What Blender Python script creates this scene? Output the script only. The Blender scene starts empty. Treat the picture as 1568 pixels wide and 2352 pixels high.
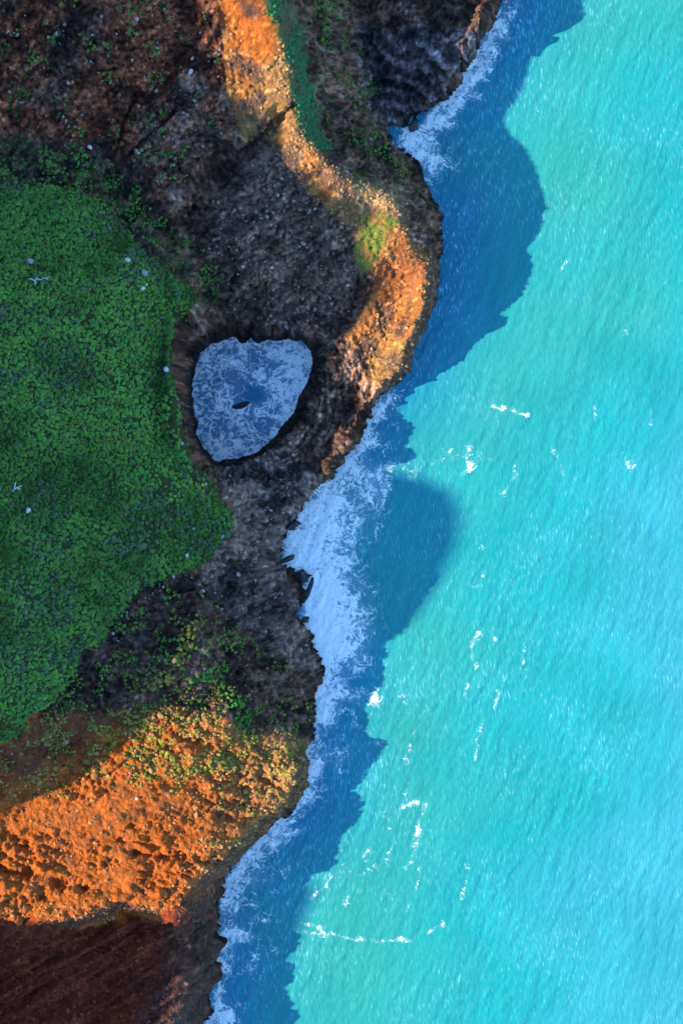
import bpy, math, random
import numpy as np
from mathutils import Vector

random.seed(7)
rng = np.random.default_rng(7)
scene = bpy.context.scene
COL = scene.collection

# ------------------------------------------------------------------ camera, sky, sun, exposure
H = 300.0                       # flying height of the camera above the sea, metres
S = 0.0925                      # metres on the sea per unit of the 1568 x 2352 survey grid
U0, V0 = 784.0, 1176.0          # survey point straight below the camera
SUN_ELEV = math.radians(32.0)
SUN_AZ = math.radians(10.0)     # the light travels towards +x and a little towards +y
TAN = math.tan(SUN_ELEV)

cd = bpy.data.cameras.new("aerial_camera")
cam = bpy.data.objects.new("aerial_camera", cd)
COL.objects.link(cam)
cam.location = (0, 0, H)
cam.rotation_euler = (0, 0, 0)
cd.sensor_fit = 'VERTICAL'
cd.sensor_height = 36.0
cd.lens = 36.0 * H / (2352 * S)
cd.clip_start = 1.0
cd.clip_end = 60000.0
scene.camera = cam

light_dir = Vector((math.cos(SUN_ELEV) * math.cos(SUN_AZ),
                    math.cos(SUN_ELEV) * math.sin(SUN_AZ), -math.sin(SUN_ELEV)))
sd = bpy.data.lights.new("sun", 'SUN')
sun = bpy.data.objects.new("sun", sd)
COL.objects.link(sun)
sun.rotation_euler = (-light_dir).to_track_quat('Z', 'Y').to_euler()
sun.location = (-150, -20, 250)
sd.energy = 2.95
sd.angle = math.radians(0.75)
sd.color = (1.0, 0.88, 0.70)

world = bpy.data.worlds.new("World")
scene.world = world
world.use_nodes = True
wn = world.node_tree.nodes
sky = wn.new("ShaderNodeTexSky")
sky.sky_type = 'NISHITA'
sky.sun_disc = False
sky.sun_elevation = SUN_ELEV
sv = -light_dir
sky.sun_rotation = math.atan2(sv.x, sv.y)
sky.air_density = 1.0
sky.dust_density = 0.0
sky.ozone_density = 9.0
wn["Background"].inputs["Strength"].default_value = 0.15
world.node_tree.links.new(sky.outputs["Color"], wn["Background"].inputs["Color"])

scene.view_settings.view_transform = 'Standard'
scene.view_settings.look = 'None'
scene.view_settings.gamma = 1.0
scene.view_settings.use_curve_mapping = False
scene.view_settings.exposure = 1.85
scene.cycles.use_denoising = True
scene.cycles.max_bounces = 5
scene.cycles.diffuse_bounces = 3


# ------------------------------------------------------------------ helpers
def tag(o, label=None, cat=None, group=None, kind=None):
    if label: o["label"] = label
    if cat: o["category"] = cat
    if group: o["group"] = group
    if kind: o["kind"] = kind
    return o


def hash01(ix, iy, iz, seed):
    h = (ix.astype(np.int64) * 374761393 + iy.astype(np.int64) * 668265263 + iz.astype(np.int64) * 2147483647 + seed * 1274126177) & 0xffffffff
    h = ((h ^ (h >> 13)) * 1274126177) & 0xffffffff
    h = ((h ^ (h >> 16)) * 2246822519) & 0xffffffff
    return ((h ^ (h >> 15)) & 0xffffff) / float(0xffffff)


def vnoise2(x, y, seed=0):
    """smooth value noise, 0..1"""
    xi = np.floor(x); yi = np.floor(y)
    fx = x - xi; fy = y - yi
    fx = fx * fx * fx * (fx * (fx * 6 - 15) + 10); fy = fy * fy * fy * (fy * (fy * 6 - 15) + 10)
    z = np.zeros_like(xi)
    a = hash01(xi, yi, z, seed); b = hash01(xi + 1, yi, z, seed)
    c = hash01(xi, yi + 1, z, seed); d = hash01(xi + 1, yi + 1, z, seed)
    return (a + (b - a) * fx) * (1 - fy) + (c + (d - c) * fx) * fy


def fbm2(x, y, octv=4, seed=0, gain=0.5):
    t = np.zeros_like(x); amp = 1.0; tot = 0.0
    for i in range(octv):
        a = 0.5 + i * 0.7
        xr = x * math.cos(a) - y * math.sin(a); yr = x * math.sin(a) + y * math.cos(a)
        t += amp * vnoise2(xr + 17.3 * i, yr - 9.1 * i, seed + i)
        tot += amp; amp *= gain
        x = x * 2.03; y = y * 2.03
    return t / tot


def vnoise3(x, y, z, seed=0):
    xi = np.floor(x); yi = np.floor(y); zi = np.floor(z)
    fx = x - xi; fy = y - yi; fz = z - zi
    fx = fx * fx * (3 - 2 * fx); fy = fy * fy * (3 - 2 * fy); fz = fz * fz * (3 - 2 * fz)
    r = 0
    for dz in (0, 1):
        a = hash01(xi, yi, zi + dz, seed); b = hash01(xi + 1, yi, zi + dz, seed)
        c = hash01(xi, yi + 1, zi + dz, seed); d = hash01(xi + 1, yi + 1, zi + dz, seed)
        p = (a + (b - a) * fx) * (1 - fy) + (c + (d - c) * fx) * fy
        r = r + p * (fz if dz else 1 - fz)
    return r


def fbm3(x, y, z, octv=4, seed=0, gain=0.5):
    t = 0; amp = 1.0; tot = 0.0
    for i in range(octv):
        t = t + amp * vnoise3(x + 5.2 * i, y - 3.7 * i, z + 1.9 * i, seed + i)
        tot += amp; amp *= gain
        x = x * 2.05; y = y * 2.05; z = z * 2.05
    return t / tot


def worley2(x, y, seed=0):
    """returns F1, F2 and a random value of the nearest cell"""
    xi = np.floor(x); yi = np.floor(y)
    f1 = np.full(x.shape, 9.0); f2 = np.full(x.shape, 9.0); cid = np.zeros(x.shape)
    z = np.zeros_like(xi)
    for dx in (-1, 0, 1):
        for dy in (-1, 0, 1):
            cx = xi + dx; cy = yi + dy
            px = cx + hash01(cx, cy, z, seed); py = cy + hash01(cx, cy, z, seed + 1)
            d = np.hypot(px - x, py - y)
            near = d < f1
            f2 = np.where(near, f1, np.minimum(f2, d))
            cid = np.where(near, hash01(cx, cy, z, seed + 2), cid)
            f1 = np.where(near, d, f1)
    return f1, f2, cid


def sstep(a, b, x):
    t = np.clip((x - a) / (b - a), 0, 1)
    return t * t * (3 - 2 * t)


def poly_dist(u, v, poly):
    """signed distance to a closed polygon, positive inside"""
    p = np.array(poly, float)
    d = np.full(u.shape, 1e9); inside = np.zeros(u.shape, bool)
    n = len(p)
    for i in range(n):
        ax, ay = p[i]; bx, by = p[(i + 1) % n]
        ex, ey = bx - ax, by - ay
        t = np.clip(((u - ax) * ex + (v - ay) * ey) / (ex * ex + ey * ey + 1e-9), 0, 1)
        d = np.minimum(d, np.hypot(u - ax - t * ex, v - ay - t * ey))
        if ay != by:
            c = ((ay > v) != (by > v)) & (u < (bx - ax) * (v - ay) / (by - ay) + ax)
            inside ^= c
    return np.where(inside, d, -d)


def line_dist(u, v, pts):
    p = np.array(pts, float); d = np.full(u.shape, 1e9)
    for i in range(len(p) - 1):
        ax, ay = p[i]; bx, by = p[i + 1]
        ex, ey = bx - ax, by - ay
        t = np.clip(((u - ax) * ex + (v - ay) * ey) / (ex * ex + ey * ey + 1e-9), 0, 1)
        d = np.minimum(d, np.hypot(u - ax - t * ex, v - ay - t * ey))
    return d


def world_xy(u, v, z=0.0):
    k = S * (1 - z / H)
    return (u - U0) * k, (V0 - v) * k


def make_mesh(name, co, faces, attrs=None, smooth=True):
    """faces: (n,3) or (n,4) int array"""
    me = bpy.data.meshes.new(name)
    nf, k = faces.shape
    me.vertices.add(len(co)); me.vertices.foreach_set("co", np.ascontiguousarray(co, dtype=np.float32).ravel())
    me.loops.add(nf * k); me.loops.foreach_set("vertex_index", np.ascontiguousarray(faces, dtype=np.int32).ravel())
    me.polygons.add(nf); me.polygons.foreach_set("loop_start", np.arange(0, nf * k, k, dtype=np.int32))
    me.polygons.foreach_set("loop_total", np.full(nf, k, dtype=np.int32))
    me.polygons.foreach_set("use_smooth", np.full(nf, smooth, dtype=bool))
    for an, av in (attrs or {}).items():
        if av.ndim == 2:
            a = me.attributes.new(an, 'FLOAT_COLOR', 'POINT')
            c = np.ones((len(co), 4), np.float32); c[:, :3] = av
            a.data.foreach_set("color", c.ravel())
        else:
            a = me.attributes.new(an, 'FLOAT', 'POINT')
            a.data.foreach_set("value", np.ascontiguousarray(av, dtype=np.float32))
    me.update(calc_edges=True)
    return me


def link(name, me, mat, parent=None):
    o = bpy.data.objects.new(name, me)
    if mat and not me.materials: me.materials.append(mat)
    COL.objects.link(o)
    if parent: o.parent = parent
    return o


class Nodes:
    def __init__(self, name):
        self.m = bpy.data.materials.new(name); self.m.use_nodes = True
        self.t = self.m.node_tree; self.b = self.t.nodes["Principled BSDF"]
    def n(self, kind, **kw):
        nd = self.t.nodes.new(kind)
        for k, v in kw.items(): setattr(nd, k, v)
        return nd
    def set(self, sock, v):
        if isinstance(v, bpy.types.NodeSocket): self.t.links.new(v, sock)
        else: sock.default_value = v
    def math(self, op, a, b=None, c=None, clamp=False):
        nd = self.n("ShaderNodeMath", operation=op, use_clamp=clamp)
        self.set(nd.inputs[0], a)
        if b is not None: self.set(nd.inputs[1], b)
        if c is not None: self.set(nd.inputs[2], c)
        return nd.outputs[0]
    def remap(self, v, a, b, c, d, smooth=False):
        nd = self.n("ShaderNodeMapRange")
        if smooth: nd.interpolation_type = 'SMOOTHSTEP'
        self.set(nd.inputs[0], v)
        for i, x in enumerate((a, b, c, d)): self.set(nd.inputs[i + 1], x)
        return nd.outputs[0]
    def mix(self, f, a, b, mode='MIX'):
        nd = self.n("ShaderNodeMix", data_type='RGBA', blend_type=mode)
        self.set(nd.inputs[0], f); self.set(nd.inputs[6], a); self.set(nd.inputs[7], b)
        return nd.outputs[2]
    def noise(self, vec, scale, detail=3.0, rough=0.55, out=0, dist=0.0):
        nd = self.n("ShaderNodeTexNoise"); self.set(nd.inputs["Vector"], vec)
        nd.inputs["Scale"].default_value = scale; nd.inputs["Detail"].default_value = detail
        nd.inputs["Roughness"].default_value = rough; nd.inputs["Distortion"].default_value = dist
        return nd.outputs[out]
    def coords(self):
        return self.n("ShaderNodeNewGeometry").outputs["Position"]
    def attr(self, name, out="Color"):
        return self.n("ShaderNodeAttribute", attribute_name=name).outputs[out]


# ------------------------------------------------------------------ survey lines of the coast  (u, v)
COAST = [(1500, -1500), (1350, -600), (1260, -250), (1190, -60), (1165, 0), (1150, 30), (1120, 80), (1085, 130), (1055, 165), (1045, 200),
         (1010, 235), (975, 265), (945, 295), (925, 300), (905, 305), (912, 325), (945, 350), (965, 385), (975, 420),
         (990, 450), (1005, 475), (1018, 505), (1024, 545), (1020, 575), (1009, 600), (1007, 640), (1002, 690), (984, 740),
         (963, 775), (950, 802), (946, 842), (931, 868), (899, 890), (870, 925), (845, 965), (830, 1000), (805, 1040),
         (775, 1080), (755, 1105), (727, 1132), (700, 1170), (684, 1195), (662, 1212), (655, 1240), (652, 1265), (645, 1285),
         (682, 1305), (692, 1322), (688, 1345), (704, 1368), (695, 1390), (688, 1412), (698, 1423), (725, 1447), (731, 1484),
         (744, 1539), (750, 1552), (742, 1580), (730, 1608), (725, 1640), (719, 1669), (712, 1705), (705, 1733), (712, 1745),
         (708, 1788), (698, 1823), (674, 1868), (632, 1890), (607, 1915), (577, 1940), (562, 1970), (527, 2010), (515, 2035),
         (512, 2055), (508, 2085), (510, 2118), (512, 2153), (508, 2193), (503, 2248), (500, 2288), (488, 2310), (480, 2352),
         (468, 2420), (430, 2600), (330, 3000), (100, 3800)]
POOL = [(540, 780), (575, 778), (615, 784), (640, 786), (665, 782), (692, 789), (711, 809), (714, 836), (701, 869), (685, 909),
        (665, 949), (628, 999), (590, 1034), (545, 1051), (495, 1056), (468, 1026), (452, 994), (447, 954), (441, 909),
        (450, 864), (462, 819), (497, 797)]
# shadow edge of the mountain on the sea: (v, u)
SM = [(-400, 1300), (-60, 1180), (0, 1110), (100, 1070), (200, 1060), (330, 1110), (375, 1135), (410, 1168), (450, 1200), (472, 1210), (492, 1168), (520, 1135), (550, 1122), (600, 1108), (640, 1092), (690, 1010), (745, 912), (850, 895), (912, 905), (985, 912),
      (1060, 888), (1085, 905), (1102, 985), (1130, 1040), (1180, 1062), (1260, 1048), (1330, 1012), (1420, 952), (1480, 850),
      (1539, 708), (1646, 550), (1725, 445), (1772, 395), (1900, 375), (1960, 400), (1984, 440), (2002, 620), (2022, 705), (2050, 728), (2100, 703), (2150, 684),
      (2200, 655), (2260, 650), (2352, 628), (2900, 500)]

CTRL = []
def cl(*pts, step=28):
    """control polyline of (u, v, z): adds points along it"""
    pts = [np.array(p, float) for p in pts]
    CTRL.append(pts[0])
    for a, b in zip(pts[:-1], pts[1:]):
        n = max(1, int(round(np.hypot(*(b - a)[:2]) / step)))
        for i in range(1, n + 1): CTRL.append(a + (b - a) * i / n)

# waterline and sea bed
cl(*[(u, v, -0.6) for u, v in COAST])
cp = np.array(COAST, float)
tang = np.gradient(cp, axis=0); nrm = np.stack([-tang[:, 1], tang[:, 0]], 1); nrm /= np.linalg.norm(nrm, axis=1)[:, None] + 1e-9
for i in range(0, len(cp)):
    for off, zz in ((45, -5), (170, -7)):
        q = cp[i] - nrm[i] * off
        if line_dist(np.array([q[0]]), np.array([q[1]]), COAST)[0] > off * 0.8:
            CTRL.append(np.array([q[0], q[1], zz]))
for v in range(-1000, 3600, 300):
    for u in (1300, 1700, 2200): CTRL.append(np.array([u, v, -8.0]) if u > 1300 or 1300 > v > 200 else np.array([1800, v, -8.0]))
# pool
pc = np.array([575.0, 915.0])
cl(*[(u, v, -0.8) for u, v in POOL + POOL[:1]])
for u, v in POOL[::2]:
    q = pc + (np.array([u, v]) - pc) * 0.72; CTRL.append(np.array([q[0], q[1], -5.0]))
CTRL.append(np.array([575, 915, -5.0]))

# long sunlit crest, from the top of the frame to the headland and down to the arch
cl((540, -200, 50), (560, -120, 46), (600, 0, 39.5), (640, 60, 35), (655, 120, 32), (668, 190, 30.5), (665, 240, 29), (642, 282, 25.5), (680, 310, 27.5), (720, 350, 28),
   (765, 395, 27), (800, 420, 25.4), (850, 432, 23), (900, 452, 20.5), (925, 490, 19.3), (935, 550, 18.3), (968, 590, 14.2), (993, 606, 11.6), (994, 660, 10.6),
   (984, 715, 9), (960, 765, 8), (941, 805, 7.3), (935, 845, 5.8), (900, 874, 5.6), (862, 922, 4.7), (822, 1000, 4.3), (785, 1060, 4.9), (752, 1096, 8.8))
# dark side of the crest, gully and promontory beyond it
cl((700, 60, 29), (715, 150, 26), (730, 240, 22.5), (760, 320, 20), (820, 390, 17), (900, 425, 14.5), (960, 470, 10), (985, 530, 8), (1000, 570, 6))
cl((780, 0, 21), (790, 120, 16.5), (800, 220, 13), (850, 310, 9), (915, 370, 6), (955, 420, 4.5))
cl((840, -80, 14), (838, 40, 11), (840, 140, 8.5), (855, 220, 6), (890, 285, 1.5))
cl((890, 0, 14), (880, 80, 12), (885, 150, 8.5), (905, 220, 5), (925, 270, 2.2))
cl((960, -150, 16), (980, 0, 14), (960, 70, 12.5), (960, 140, 9), (965, 200, 6), (968, 240, 3))
cl((1100, -150, 15), (1090, 0, 13.5), (1060, 80, 12), (1020, 160, 8.5), (985, 230, 4.5))
cl((1130, 20, 11), (1095, 90, 9), (1050, 150, 6.5), (1015, 215, 3.5))
# grey spur between the gully and the pit
cl((642, 282, 25.0), (600, 330, 23), (540, 382, 20.5), (500, 430, 19.2), (470, 480, 18.2), (470, 560, 17.5), (500, 630, 15.6), (525, 690, 12.5), (535, 735, 9.5))
cl((650, 320, 26.2), (600, 390, 24), (555, 450, 22), (530, 520, 20), (560, 600, 17))
cl((740, 400, 25.3), (680, 470, 22.4), (640, 550, 18.6), (610, 630, 14.8), (590, 700, 10.6), (575, 750, 8))
cl((800, 470, 21.8), (770, 550, 18.2), (730, 630, 13.5), (690, 700, 9.6), (660, 752, 7))
cl((850, 470, 20.6), (830, 540, 18.6), (850, 590, 16), (840, 640, 12.6), (790, 690, 9.6), (750, 740, 7.2), (735, 790, 6))
cl((910, 560, 17.8), (900, 620, 13.4), (870, 680, 10.3), (830, 740, 8.3), (810, 800, 7), (800, 860, 6))
cl((930, 640, 12.2), (930, 720, 9.4), (890, 790, 7.6), (870, 850, 6))
cl((850, 900, 5), (790, 900, 5.8))
cl((800, 960, 4.9), (755, 960, 5.8))
cl((760, 1030, 5.4), (710, 1035, 6.2))
cl((735, 1085, 7.2), (680, 1090, 7.8), (620, 1095, 8.6))
# rim of the pit (right side slopes, left side is a wall)
cl((536, 766, 7.5), (580, 763, 7.5), (640, 765, 7), (692, 768, 7), (732, 795, 6.5), (742, 840, 6.3), (735, 885, 6.3), (722, 930, 6.3), (700, 975, 6.5), (662, 1020, 6.8), (622, 1052, 7), (570, 1076, 7.6), (520, 1088, 9.5))
# slope above the gully, top left
cl((500, -100, 38), (500, 100, 32.3), (512, 200, 30.5), (540, 290, 27), (490, 360, 25), (430, 430, 24))
cl((570, 40, 34.2), (585, 140, 31.4), (600, 220, 29.4), (610, 270, 27.8))
cl((300, -100, 40), (330, 60, 34), (380, 160, 31), (390, 260, 29), (350, 350, 27.2), (330, 440, 26))
cl((100, -100, 44), (150, 60, 38), (180, 160, 35.5), (200, 260, 33), (200, 360, 30.5), (180, 410, 29.5))
cl((-80, -100, 48), (-60, 100, 41), (-40, 250, 37), (0, 330, 34), (0, 400, 33))
# gully beside the knoll
cl((60, 395, 31), (200, 425, 28.6), (300, 490, 25.6), (380, 560, 23.2), (450, 620, 20.4), (490, 665, 17))
# knoll
cl((-60, 460, 34.5), (100, 455, 33), (200, 475, 31.5), (290, 560, 29.5), (370, 620, 28), (425, 655, 25), (440, 690, 22.8), (408, 740, 22), (402, 800, 21.5), (400, 860, 21.5),
   (406, 940, 21.5), (418, 1010, 21), (445, 1075, 21), (490, 1115, 20.6), (530, 1180, 20.6), (525, 1225, 21.4), (490, 1275, 23.4), (430, 1312, 25.8), (370, 1335, 27.2), (290, 1390, 28.4))
cl((429, 745, 14), (421, 800, 14), (418, 860, 14), (422, 930, 14), (430, 1000, 14), (455, 1060, 14), (490, 1082, 12.5))
cl((395, 690, 25), (378, 740, 23.6), (375, 800, 23), (374, 860, 22.8), (380, 940, 22.8), (392, 1020, 22.4), (418, 1085, 22.4), (462, 1135, 22.2), (495, 1185, 22.2), (490, 1225, 23))
cl((350, 730, 26), (345, 860, 24.6), (350, 960, 24.4), (370, 1050, 24.2), (420, 1150, 24))
cl((300, 700, 29), (310, 850, 26.6), (320, 1000, 26), (360, 1130, 26.4), (360, 1230, 28), (280, 1320, 31))
cl((150, 650, 34), (150, 850, 32.5), (150, 1050, 32), (180, 1220, 33.5), (150, 1380, 32.5), (160, 1480, 29.8))
cl((-20, 600, 38), (-20, 850, 38), (-20, 1100, 38), (-20, 1300, 38), (-20, 1450, 35), (20, 1560, 31), (20, 1650, 28))
cl((200, 1440, 29), (130, 1560, 27), (60, 1660, 25.6), (-40, 1720, 25))
# rock between knoll and surf
cl((550, 1140, 15), (585, 1180, 13.6), (590, 1230, 13), (560, 1280, 15.5), (510, 1310, 19.5))
cl((620, 1130, 9), (640, 1180, 7.5), (630, 1230, 6.4), (615, 1280, 7))
cl((690, 1130, 7), (672, 1170, 5.4), (655, 1200, 3))
cl((560, 1340, 14), (620, 1360, 8.6), (665, 1375, 3.4))
cl((500, 1380, 19), (560, 1420, 15.4), (620, 1440, 10.2), (675, 1440, 4))
cl((440, 1360, 24.4), (445, 1400, 28.6), (436, 1440, 30.6), (410, 1500, 30.4), (360, 1555, 29.6), (330, 1590, 26.4))
cl((500, 1450, 23.4), (560, 1500, 18.6), (620, 1530, 13), (690, 1540, 7), (725, 1552, 3.4))
cl((520, 1560, 21.4), (590, 1600, 15.6), (660, 1610, 9), (705, 1615, 4.4))
cl((330, 1440, 28.3), (280, 1500, 27), (240, 1580, 25))
# red ridge
cl((200, 1660, 23.4), (260, 1645, 24), (340, 1640, 23), (430, 1640, 21.6), (520, 1655, 20.2))
cl((470, 1610, 20.2), (400, 1600, 23))
cl((570, 1670, 14.6), (620, 1680, 12), (660, 1692, 10.6), (690, 1712, 7))
cl((520, 1720, 15), (600, 1740, 11.6), (650, 1725, 10.6), (694, 1752, 8.4), (692, 1790, 7.6), (666, 1844, 7.8), (620, 1876, 9.6), (593, 1898, 11), (553, 1938, 14.2), (515, 1975, 15.8),
   (470, 2012, 18.2), (432, 2022, 19.4), (390, 2052, 20), (360, 2046, 20), (340, 2072, 20.4), (300, 2046, 20.4), (245, 2080, 20.8), (205, 2095, 21.2), (150, 2104, 21.3), (95, 2126, 21.5), (45, 2112, 21.8), (0, 2118, 22), (-120, 2110, 24))
cl((100, 1790, 20.6), (200, 1740, 20.6), (320, 1720, 20.2), (430, 1710, 19.2))
cl((-60, 1880, 21), (50, 1880, 19.6), (180, 1840, 19), (320, 1810, 18.4), (450, 1800, 15.2), (560, 1800, 12), (630, 1800, 10.2))
cl((-60, 1980, 21), (100, 1980, 19.8), (250, 1960, 18.8), (380, 1930, 17.6), (480, 1900, 15.6), (560, 1870, 12.4))
cl((100, 2050, 20.6), (250, 2050, 20), (360, 2030, 19.2))
# dark red slope at the bottom
cl((-60, 2165, 17), (60, 2158, 16), (150, 2134, 15), (225, 2118, 14), (280, 2088, 13.6), (345, 2104, 12.6))
cl((434, 2028, 19.2), (432, 2060, 18.6), (428, 2092, 17.4), (420, 2125, 14.6))
cl((-60, 2200, 15), (100, 2185, 13), (250, 2165, 12.4), (340, 2140, 12), (375, 2150, 11.8))
cl((480, 2042, 9), (478, 2080, 7), (470, 2110, 7))
cl((-60, 2260, 14.4), (120, 2260, 12.8), (260, 2235, 12.2), (360, 2205, 12.2), (420, 2170, 10.8), (470, 2140, 7.2), (495, 2130, 3))
cl((440, 2230, 12.4), (432, 2270, 13.3), (420, 2310, 13.4), (412, 2360, 13.2), (395, 2450, 13.4), (340, 2600, 14), (220, 3000, 18))
cl((478, 2230, 5.4), (470, 2290, 5), (452, 2352, 5))
cl((330, 2280, 12.6), (250, 2330, 12.4), (100, 2380, 13), (-60, 2400, 14.5))
cl((250, 2500, 14), (50, 2600, 17), (-100, 3000, 26))
cl((900, -300, 20), (800, -150, 24), (700, -150, 34), (400, -300, 46), (0, -400, 56))
cl((1150, -500, 26), (900, -700, 48), (600, -1000, 70))

sm = np.array(SM, float)
XM = -190.0
def plane_h(x, y):
    """height of the mountain's shadow plane above the world point x, y"""
    # follow the light to the sea: fixed-point over the sea-level landing point
    xs = np.full(np.shape(x), 30.0)
    for _ in range(12):
        ys = y + (xs - x) * math.tan(SUN_AZ)
        vs = V0 - ys / S
        xs = xs * 0.5 + 0.5 * (np.interp(vs, sm[:, 0], sm[:, 1]) - U0) * S
    return (xs - x) / math.cos(SUN_AZ) * TAN

ctrl = np.array(CTRL)
cx, cy = world_xy(ctrl[:, 0], ctrl[:, 1], ctrl[:, 2])
cz = ctrl[:, 2].copy()
# land left of the frame climbs to the mountain, always under the shadow plane
ex, ey, ez = [], [], []
for y in range(-260, 300, 14):
    for x, f in ((-95, 0.72), (-120, 0.74), (-150, 0.8)):
        ex.append(x); ey.append(y); ez.append(float(plane_h(np.array([float(x)]), np.array([float(y)]))[0]) * f)
cx = np.concatenate([cx, ex]); cy = np.concatenate([cy, ey]); cz = np.concatenate([cz, ez])
keep = []                                             # thin out near-duplicates
for i in range(len(cx)):
    if not keep or np.min(np.hypot(cx[keep] - cx[i], cy[keep] - cy[i])) > 0.5: keep.append(i)
cx, cy, cz = cx[keep], cy[keep], cz[keep]
N = len(cx)
C0 = 0.6
def kern(r2): return np.sqrt(r2 + C0 * C0)
A = np.zeros((N + 3, N + 3))
A[:N, :N] = kern((cx[:, None] - cx) ** 2 + (cy[:, None] - cy) ** 2) - np.eye(N) * 0.01
P = np.stack([np.ones(N), cx / 100, cy / 100], 1)
A[:N, N:] = P; A[N:, :N] = P.T
w = np.linalg.solve(A, np.concatenate([cz, np.zeros(3)]))

def axis(fine0, fine1, step, lo, hi, grow=1.12):
    a = list(np.arange(fine0, fine1 + 1e-6, step))
    s = step
    while a[-1] < hi: s *= grow; a.append(a[-1] + s)
    s = step; b = [a[0]]
    while b[-1] > lo: s *= grow; b.append(b[-1] - s)
    return np.array(b[::-1][:-1] + a)

gx = axis(-72, 36, 0.24, -330, 60)
gx = np.unique(np.concatenate([gx[gx > -95], np.arange(-189.0, -95, 3.5), [XM], np.arange(-340.0, -191, 6)]))
gy = axis(-108, 104, 0.24, -330, 360)
X, Y = np.meshgrid(gx, gy)
Z = np.empty(X.size, np.float64)
xf = X.ravel().astype(np.float32); yf = Y.ravel().astype(np.float32)
cx32, cy32, w32 = cx.astype(np.float32), cy.astype(np.float32), w[:N].astype(np.float32)
for i in range(0, X.size, 8192):
    j = slice(i, i + 8192)
    r2 = (xf[j, None] - cx32) ** 2; r2 += (yf[j, None] - cy32) ** 2; r2 += np.float32(C0 * C0)
    np.sqrt(r2, out=r2)
    Z[j] = r2 @ w32
Z = Z.reshape(X.shape) + w[N] + w[N + 1] * X / 100 + w[N + 2] * Y / 100
# the mountain ridge west of the frame
ph = plane_h(np.full(gy.shape, XM), gy)
ridge = ph[:, None] - np.abs(X - XM) * 0.85
lim = plane_h(X.ravel(), Y.ravel()).reshape(X.shape) - 3.0
west = sstep(-76, -90, X)
Z = np.where(X < -74, Z * (1 - west) + np.minimum(Z, lim) * west, Z)
Z = np.where(X < -100, np.maximum(Z, ridge), Z)
Z = np.where(X < XM - 40, np.maximum(Z, ridge * 0.9), Z)

def uv_of(x, y, z):
    k = S * (1 - z / H)
    return U0 + x / k, V0 - y / k

# ------------------------------------------------------------------ material zones of the land
U, V = uv_of(X, Y, Z)
wu = U + 26 * (fbm2(X * 0.22, Y * 0.22, 4, 11) - 0.5) * 2
wv = V + 26 * (fbm2(X * 0.22, Y * 0.22, 4, 31) - 0.5) * 2
def zone(poly, soft): return sstep(-soft, soft, poly_dist(wu, wv, poly))

def zone2(poly, soft): return sstep(-soft, soft, poly_dist(U + 0.3 * (wu - U), V + 0.3 * (wv - V), poly))
KNOLL = [(-400, 380), (60, 415), (190, 435), (262, 470), (310, 560), (385, 618), (435, 650), (458, 672), (442, 712), (405, 742), (400, 800),
         (405, 900), (418, 1000), (450, 1082), (500, 1118), (537, 1190), (532, 1232), (490, 1282), (430, 1312), (372, 1332), (325, 1360), (270, 1420),
         (250, 1470), (195, 1490), (165, 1560), (115, 1615), (70, 1645), (45, 1700), (-400, 1720)]
z_knoll = sstep(-5, 7, poly_dist(U + (wu - U) * 0.35, V + (wv - V) * 0.35, KNOLL))
z_band = zone([(-300, 300), (120, 330), (250, 360), (330, 450), (480, 590), (525, 690), (490, 700), (440, 660), (300, 570), (200, 440), (-300, 420)], 16) * (1 - z_knoll)
z_strip = zone([(605, -80), (650, -60), (690, 60), (705, 150), (728, 240), (752, 320), (765, 352), (735, 366), (700, 322), (672, 280), (676, 200), (657, 110), (600, 0)], 7)
z_darkslope = zone([(690, -100), (780, -60), (850, 180), (960, 380), (985, 450), (920, 440), (830, 410), (770, 372), (735, 260), (705, 100)], 14)
z_lawn = zone([(826, 500), (885, 488), (915, 508), (890, 530), (868, 556), (845, 610), (820, 640), (818, 570)], 6)
z_lower = zone([(330, 1360), (470, 1340), (560, 1440), (640, 1500), (715, 1570), (715, 1690), (640, 1700), (530, 1640), (380, 1660), (220, 1680), (80, 1780), (-100, 1850), (-100, 1720), (60, 1680), (180, 1540), (260, 1460)], 18)
z_red = zone([(-400, 1660), (150, 1640), (300, 1620), (500, 1630), (560, 1680), (640, 1670), (720, 1720), (690, 1820), (590, 1920), (470, 2060), (380, 2250), (280, 2420), (-400, 2600)], 20)
z_redtop = zone([(490, -80), (600, -60), (640, 50), (650, 120), (600, 140), (540, 120), (505, 60)], 22)
z_redhead = zone([(870, 560), (935, 540), (985, 590), (975, 660), (900, 690), (840, 680), (850, 620)], 16)
z_gold = zone2([(500, -40), (640, 40), (675, 190), (670, 240), (690, 300), (765, 385), (825, 408), (905, 436), (934, 490), (940, 545), (975, 586), (1002, 606), (1000, 680), (966, 775), (945, 850), (890, 895), (845, 880), (800, 780), (870, 640), (800, 520), (700, 430), (600, 310), (560, 325), (520, 200)], 10)  # warm crest rock colour, cut to the outline of the sunlit strip
z_brown = zone([(-200, -200), (480, -200), (520, 100), (500, 300), (430, 420), (330, 440), (180, 340), (-200, 250)], 30)
z_bluegrey = zone([(820, 60), (900, 70), (1060, 60), (1110, 80), (1050, 180), (960, 290), (900, 300), (840, 200)], 14)
z_neck = zone([(500, 1080), (640, 1040), (760, 1080), (700, 1180), (660, 1260), (700, 1440), (740, 1540), (640, 1510), (520, 1420), (430, 1340), (530, 1240), (545, 1170)], 16)
z_pitwall = zone([(700, 760), (830, 780), (860, 900), (760, 1040), (640, 1060), (560, 1075), (690, 950), (720, 850)], 14)
z_spur = zone([(600, 320), (760, 420), (830, 560), (800, 720), (640, 750), (540, 740), (480, 600), (470, 480)], 24)
z_bottom = zone([(-200, 2115), (200, 2125), (400, 2100), (520, 2010), (530, 2352), (480, 2500), (-200, 2500)], 10)

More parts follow.
